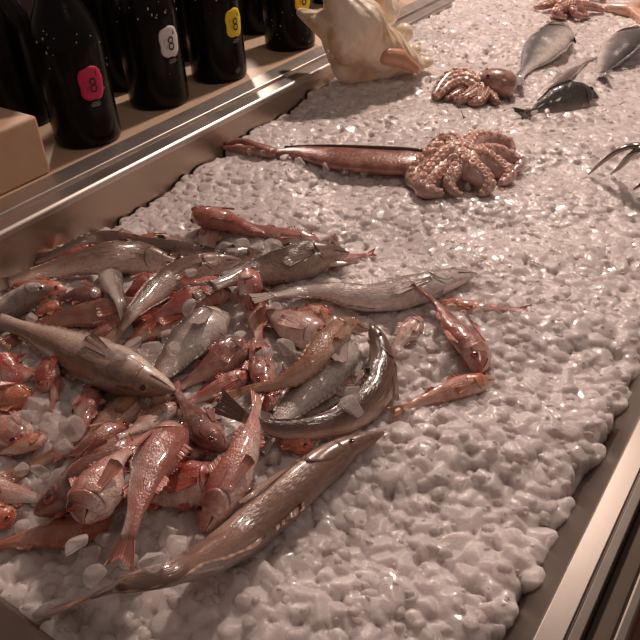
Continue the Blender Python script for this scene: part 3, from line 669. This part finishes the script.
for (u, v, z, r, ru) in [(383, 10, .108, 18, 1.0), (404, 33, .085, 10, 1.0), (426, 62, .050, 8, .7), (416, 50, .062, 6, .9)]:
    c = S3(u, v, z); q = r * kb; ev, ef = ball_geo(c, (np.array([q, 0, 0]), np.array([0, q, 0]), np.array([0, 0, q * ru]))); fixn(mesh('knob', ev, ef, SHK, sh, sb))
blob('lip', [(S3(386, 56, .075), S3(400, 58, .07), 9 * kb, 9 * kb), (S3(400, 58, .07), S3(416, 69, .052), 8 * kb, 5 * kb)], SHP, sh, sb, .003)

# ------------------------------------------------------------------ tray, ledge, surroundings
def steel(name, rgb, rough, bumpy=.15):
    m = NT(name); oc = m.obj(); mp = m.n('ShaderNodeMapping'); mp.inputs['Scale'].default_value = (4, 900, 900); m.l(oc, mp.inputs[0])
    nz = m.noise(mp.outputs[0], 3, 3); n2 = m.noise(oc, 22, 4); m.set(Base_Color=lin(rgb), Metallic=1.0)
    m.l(m.math('ADD', rough, m.math('MULTIPLY', n2, .16)), m.b.inputs['Roughness']); m.bump(nz, bumpy * .5, .0002); return m.m
ST = steel('brushed_steel', (122, 115, 109), .26); STD = steel('dull_steel', (132, 121, 113), .36); STW = steel('wet_steel', (186, 168, 152), .30)
tr = thing('display_tray', 'long stainless steel display tray holding the ice', 'tray', (0.9, .35, -.12)); tb = (0.9, .35, -.12)
TX0, TX1 = 0.100, 2.28
def strip(name, prof, x0, x1, mat):                      # extrudes a (y, z) profile along x
    v = [(x, y, z) for x in (x0, x1) for y, z in prof]; n = len(prof); f = [(i, i + 1, n + i + 1, n + i) for i in range(n - 1)] + [(n - 1, 0, n, 2 * n - 1), tuple(range(n))[::-1], tuple(range(n, 2 * n))]
    o = fixn(mesh(name, v, f, mat, tr, tb, smooth=False)); b = o.modifiers.new('bevel', 'BEVEL'); b.width = .0012; b.segments = 2; b.limit_method = 'ANGLE'; return o
strip('back_panel', [(.637, -.12), (.6405, .047), (.644, .047), (.644, -.12)], TX0 - .1, TX1, STW)
STB = steel('rim_steel', (206, 196, 188), .30)
strip('back_rim', [(.638, .049), (.641, .0515), (.662, .0515), (.663, .046), (.667, .046), (.668, .0535), (.697, .0545), (.699, .051), (.699, .043), (.638, .043)], TX0 - .1, TX1, STB)
strip('front_panel', [(.078, -.12), (.078, -.026), (.0475, .017), (.044, .017), (.074, -.12)], TX0 - .1, TX1, STD)
strip('front_rim', [(.0475, .016), (.0470, .0195), (.0335, .0205), (.0330, .0185), (.0322, .0185), (.0317, .0205), (.0262, .0205), (.0252, .018), (.0252, .008), (.044, .008)], TX0 - .3, TX1, ST)
strip('front_gutter', [(.0252, .010), (.0122, .010), (.0122, .002), (.0252, .002)], TX0 - .3, TX1, steel('gutter_steel', (92, 82, 75), .5))
strip('outer_rail', [(.0122, .016), (.0115, .019), (.0055, .019), (.004, .016), (.004, -.05), (.0122, -.05)], TX0 - .3, TX1, ST)
box('base', (TX0 - .002, .044, -.124), (TX1, .644, -.12), STD, tr, tb)
box('end_panel', (TX1, .02, -.12), (TX1 + .004, .70, .05), STD, tr, tb)
NP = [(TX0 + .012, -.02), (TX0 - .002, .017), (TX0 - .004, .0195), (TX0 - .022, .0195), (TX0 - .024, .016), (TX0 - .024, -.5), (TX0 - .018, -.5), (TX0 - .018, .010), (TX0 - .006, .010), (TX0 + .004, -.02)]
v = [(x, y, z) for y in (.0476, .639) for x, z in NP]; n = len(NP)
fixn(mesh('near_panel', v, [(i, (i + 1) % n, n + (i + 1) % n, n + i) for i in range(n)] + [tuple(range(n)), tuple(range(n, 2 * n))], steel('shaded_steel', (120, 104, 94), .4), tr, tb, smooth=False))  # shade at the near end is put into this steel's colour

STONE = plain('ledge_stone', (196, 168, 142), .45, var=.06, vscale=18)
o = box('bottle_ledge', (-.1, .6995, -.3), (2.28, .98, .05), STONE, origin=(1, .85, -.3), bevel=.002)
tag(o, 'beige stone ledge running behind the tray under the bottles', 'ledge')
o = box('stone_block', (.30, .7095, .0502), (.4702, .80, .1165), plain('block_stone', (202, 166, 136), .5, var=.07, vscale=25), origin=(.385, .755, .05), bevel=.004)
tag(o, 'beige block standing on the ledge left of the bottles', 'block')
wd = plain('counter_wood', (120, 72, 46), .5, var=.2, vscale=15)
o = box('counter_top', (-.6, -.5, -.06), (2.4, .0038, -.03), wd, origin=(1, -.2, -.05)); tag(o, 'brown wooden counter edge in front of the steel rail', 'counter')
dk = plain('dark_wall_paint', (44, 28, 22), .7, var=.2, vscale=6)
o = box('wall_back', (-1.2, .985, -1), (3.2, 1.02, .20), dk, origin=(1, 1, -1)); o['kind'] = 'structure'
o = box('floor', (-3, -3, -.93), (4, 3, -.9), plain('floor_tile', (70, 48, 40), .5, var=.1, vscale=4), origin=(0, 0, -.9)); o['kind'] = 'structure'
o = box('wall_side', (-1.2, -.2, -.9), (-.4, .98, -.05), dk, origin=(-.8, .4, -.9)); o['kind'] = 'structure'

# ------------------------------------------------------------------ bottles
GL = NT('dark_bottle_glass'); GL.set(Base_Color=(.006, .0045, .004, 1), Roughness=.2, Specular_IOR_Level=.16)
gn = GL.noise(GL.obj(), 70, 4); GL.bump(gn, .25, .002); GL = GL.m
CAPM = plain('bottle_cap_metal', (60, 44, 34), .3, metal=.8); DROP = plain('water_drop', (190, 180, 172), .04, coat=1, spec=1.0)
INK = plain('label_ink', (24, 22, 26), .5); FINE = plain('label_fine_print', (176, 168, 160), .5)
LAB = {'pink': plain('label_pink', (206, 26, 84), .45), 'white': plain('label_white', (214, 206, 206), .45), 'yellow': plain('label_yellow', (236, 206, 28), .45)}
BP = [(0.0365, 0), (.0395, .002), (.0405, .006), (.0405, .112), (.0400, .121), (.0375, .132), (.0320, .146), (.0245, .160), (.0190, .174), (.0165, .190), (.0155, .225), (.0152, .250), (.0165, .252), (.0165, .262), (.0150, .264), (.0140, .268)]
BR = .0405
_c = bpy.data.curves.new('numeral_curve', 'FONT'); _c.body = '8'; _c.size = 1.0; _c.align_x = 'CENTER'; _c.align_y = 'CENTER'; _c.resolution_u = 8
_o = bpy.data.objects.new('numeral_tmp', _c); COL.objects.link(_o); bpy.context.view_layer.update()
_m = _o.evaluated_get(bpy.context.evaluated_depsgraph_get()).to_mesh()
EV = np.array([tuple(q.co) for q in _m.vertices]); EF = [tuple(p.vertices) for p in _m.polygons]; bpy.data.objects.remove(_o)
EV[:, :2] -= (EV[:, :2].max(0) + EV[:, :2].min(0)) / 2
def wrap(c, az, x, z, off):                             # flat label coordinates onto the bottle wall
    a = az + x / BR; return (c[0] + (BR + off) * cos(a), c[1] + (BR + off) * sin(a), z)
def bottle(c, label, lab=None, az=0.0, lz=.06, group='dark bottles on the ledge', drops=True):
    c = np.array(c, float); root = thing('bottle', label, 'bottle', c, group)
    v, f = lathe_geo(BP[:12], 40, c); mesh('glass', v, f, GL, root, c)
    v, f = lathe_geo([(.0166, .2515), (.0172, .254), (.0168, .264), (.0150, .268), (.008, .2695)], 24, c); mesh('cap', v, f, CAPM, root, c)
    if lab:
        W, Hh = .0150, .0188; v = [wrap(c, az, 0, c[2] + lz, .0004)]; nr, na = 6, 36
        for i in range(1, nr + 1):
            for j in range(na):
                t = 2 * pi * j / na; k = (abs(cos(t)) ** 3.2 + abs(sin(t)) ** 3.2) ** (-1 / 3.2) * (1 + .035 * sin(5 * t + 1) + .02 * sin(9 * t)) * i / nr
                v.append(wrap(c, az, W * k * cos(t), c[2] + lz + Hh * k * sin(t), .0004))
        f = [(0, 1 + j, 1 + (j + 1) % na) for j in range(na)] + grid_faces(nr, na, 1)
        L_ = fixn(mesh('label', v, f, LAB[lab], root, c)); so = L_.modifiers.new('thickness', 'SOLIDIFY'); so.thickness = .0003; so.offset = 1
        s = .0215; mesh('numeral', [wrap(c, az, x * s + .001, c[2] + lz + y * s * 1.15 - .002, .0010) for x, y, _ in EV], EF, INK, L_, c, smooth=False)
        # small leaf-like flick above the numeral
        pts_ = [wrap(c, az, x, c[2] + lz + z, .0010) for x, z in ((.0066, .0080), (.0076, .0094), (.0068, .0108), (.0084, .0124))]
        fixn(tube('flourish', spline(pts_, 12), np.linspace(.0007, .0003, 12), INK, L_, c, m=6))
        tri = [(-.010, .004), (-.004, .004), (-.006, -.008), (-.010, .004)]
        for q in range(3):
            pts_ = [wrap(c, az, x, c[2] + lz + z, .0008) for x, z in (tri[q], tri[q + 1])]; tube('thin_line', spline(pts_, 5), .00016, INK, L_, c, m=5)
        v, f = [], []
        for row, wd_ in ((-.0225, .009), (-.0245, .013), (-.0265, .010)):
            x_ = -wd_ / 2
            while x_ < wd_ / 2:
                w_ = random.uniform(.0006, .0012); b = len(v)
                v += [wrap(c, az, x_, c[2] + lz + row, .0004), wrap(c, az, x_ + w_, c[2] + lz + row, .0004), wrap(c, az, x_ + w_, c[2] + lz + row + .0009, .0004), wrap(c, az, x_, c[2] + lz + row + .0009, .0004)]
                f.append((b, b + 1, b + 2, b + 3)); x_ += w_ + .0005
        fixn(mesh('fine_print', v, f, FINE, root, c, smooth=False))
    if drops:
        v, f = [], []
        for q in range(22):
            a = random.uniform(-pi, 0) - .3; z = random.choice([random.uniform(.112, .140), random.uniform(.112, .140), random.uniform(.01, .11)]); rr = np.interp(z, [p[1] for p in BP], [p[0] for p in BP]); s = random.uniform(.0004, .0011) * (1 if z > .11 else .6)
            p = c + np.array([rr * cos(a), rr * sin(a), z]); nn = np.array([cos(a), sin(a), .25]); bv, bf = ball_geo(p, (np.array([-sin(a), cos(a), 0]) * s, np.array([0, 0, 1]) * s * random.uniform(1, 2), unit(nn) * s * .7), 8, 6, len(v)); v += bv; f += bf
        o = fixn(mesh('water_drops', v, f, DROP, root, c)); o['kind'] = 'stuff'
    return root
def foot(u, v):
    p = at(u, v, .0502); d = unit((p - CAM) * (1, 1, 0)); return p + d * BR * np.array([1, 1, 0])
def label_az(c, u, v):                                   # azimuth and height on the bottle wall that the label centre takes
    best = None
    for a in np.linspace(-pi, pi / 4, 160):
        for z in np.linspace(.01, .11, 60):
            e = np.hypot(*(proj((c[0] + BR * cos(a), c[1] + BR * sin(a), c[2] + z)) - (u, v)))
            nv = (CAM - c)[:2] @ (cos(a), sin(a))
            if nv > 0 and (best is None or e < best[0]): best = (e, a, z)
    return best[1], best[2]
fr = {}
for key, fu, fv, lab, lu, lv, txt in [('a', 92, 149.5, 'pink', 92, 83, 'dark bottle with a magenta label next to the beige block'), ('b', 162, 111, 'white', 170, 42, 'dark bottle with a white label between the magenta and yellow ones'),
                                 ('c', 221, 84.5, 'yellow', 234.5, 23, 'dark bottle with a yellow label right of the white labelled one'), ('d', 291, 52.5, 'yellow', 303, -2, 'dark bottle with a yellow label half hidden by the conch shell')]:
    c = foot(fu, fv); az, lz = label_az(c, lu, lv); fr[key] = c; bottle(c, txt, lab, az, lz)
bottle(foot(378, 8), 'dark bottle without visible label right behind the conch shell')
BG = 'unlit bottles in the back row'
for u, v, t in [(28, 130, 'dark bottle standing behind the beige block'), (130, 93, 'dark back row bottle seen between the magenta and white labelled bottles'), (196, 62, 'dark back row bottle seen between the white and first yellow labelled bottles'),
                (262, 36, 'dark back row bottle seen between the two yellow labelled bottles'), (330, 5, 'dark back row bottle behind the conch shell top')]:
    c = foot(u, v); c = np.array([c[0], max(c[1], .862), .0502]); bottle(c, t, None, group=BG, drops=False)

# ------------------------------------------------------------------ serving tongs, feelers, far seafood
tp = np.array([*at_ice(606, 172)[:2], float(ice_z(*at_ice(606, 172)[:2]))]); tg = thing('serving_tongs', 'stainless steel serving tongs with curved prongs resting on the ice', 'tongs', tp)
k = mpp(at_ice(606, 172)); TS = steel('polished_steel', (138, 130, 124), .14, .05)
j = at_ice(645, 147, .045); e = at_ice(700, 128, .075)
def limb(name, P, R, flat=.6): return fixn(tube(name, spline(P, 24), np.interp(np.linspace(0, 1, 24), np.linspace(0, 1, len(R)), R), TS, tg, tp, m=12, flat=flat))
limb('prong', [at_ice(589, 174, .004), at_ice(600, 164, .020), at_ice(616, 152, .036), at_ice(632, 146, .045), j], [1.3 * k, 2.8 * k, 3.8 * k, 4.6 * k, 5 * k])
limb('prong', [at_ice(611, 174, .004), at_ice(620, 167, .016), at_ice(629, 157, .033), at_ice(637, 150, .043), j], [1.3 * k, 3.0 * k, 3.8 * k, 4.4 * k, 5 * k])
0 and limb('prong', [at_ice(633, 177, .004), at_ice(640, 170, .016), at_ice(644, 158, .033), at_ice(646, 150, .043), j], [1.3 * k, 3.0 * k, 3.8 * k, 4.4 * k, 5 * k])
limb('arm', [j, at_ice(668, 138, .06), e, at_ice(780, 105, .11)], [4 * k, 5 * k, 6 * k, 6 * k], .35)
limb('prong', [at_ice(634, 189, .004), at_ice(642, 184, .012), at_ice(656, 176, .022), at_ice(672, 168, .032)], [1.6 * k, 3.6 * k, 4.4 * k, 5 * k])
limb('arm', [at_ice(672, 168, .032), at_ice(700, 150, .05), at_ice(780, 112, .10)], [4 * k, 5 * k, 6 * k], .35)
fl = plain('feeler_red', (120, 40, 34), .4)
p = at_ice(464, 119, .0); o = tube('prawn_feeler', spline([p, at_ice(463, 116, .004), at_ice(461, 110, .010)], 8), np.linspace(.0007, .0004, 8), fl, origin=p, m=6); tag(o, 'short red prawn feeler sticking up from the bare ice', 'feeler')
p = at_ice(616, 12, .004); kq = mpp(p); FIL = flesh('pale_orange_flesh', (206, 150, 122), (226, 184, 160), (240, 212, 196)); rt = thing('seafood_fillet', 'pale orange piece of seafood lying at the far right corner', 'seafood', (p[0], p[1], float(ice_z(*p[:2]))))
b0 = np.array(rt.location); blob('flesh', [(at_ice(608, 8, .006), at_ice(626, 10, .008), 5 * kq, 7 * kq), (at_ice(626, 10, .008), at_ice(650, 6, .01), 7 * kq, 9 * kq), (at_ice(636, 14, .006), at_ice(646, 22, .006), 7 * kq, 5 * kq)], FIL, rt, b0, .004)

# ------------------------------------------------------------------ light, world, camera
def lamp(name, loc, power, size, rgb=(1, .785, .675), target=(.7, .35, 0)):
    d = bpy.data.lights.new(name, 'AREA'); d.shape = 'DISK'; d.size = size; d.energy = power; d.color = rgb
    o = bpy.data.objects.new(name, d); COL.objects.link(o); o.location = loc; o.rotation_euler = (Vector(target) - Vector(loc)).to_track_quat('-Z', 'Y').to_euler(); return o
lamp('ceiling_lamp', (1.75, .66, 1.30), 21, .12, target=(1.0, .3, 0))
lamp('ceiling_lamp', (3.1, 3.25, 1.7), 66, .25, target=(.9, .5, 0))
lamp('ceiling_lamp', (.55, -.7, 1.6), 2, .3, target=(.6, .35, 0))
w = bpy.data.worlds.new('room_ambience'); SC.world = w; w.use_nodes = True
w.node_tree.nodes['Background'].inputs[0].default_value = (1, .77, .67, 1); w.node_tree.nodes['Background'].inputs[1].default_value = .165
cd = bpy.data.cameras.new('camera'); cam = bpy.data.objects.new('camera', cd); COL.objects.link(cam); SC.camera = cam
cd.sensor_width = 36; cd.sensor_fit = 'HORIZONTAL'; cd.lens = 36 * F / 640; cd.clip_start = .01
rx = np.array([CX[0], CY[0], CZ[0]]); dn = np.array([CX[1], CY[1], CZ[1]]); fw = np.array([CX[2], CY[2], CZ[2]])
M = Matrix.Identity(4)
for i in range(3): M[i][0], M[i][1], M[i][2], M[i][3] = rx[i], -dn[i], -fw[i], CAM[i]
cam.matrix_world = M
SC.view_settings.view_transform = 'Standard'; SC.view_settings.look = 'None'; SC.view_settings.exposure = 0.0; SC.view_settings.gamma = 1.0
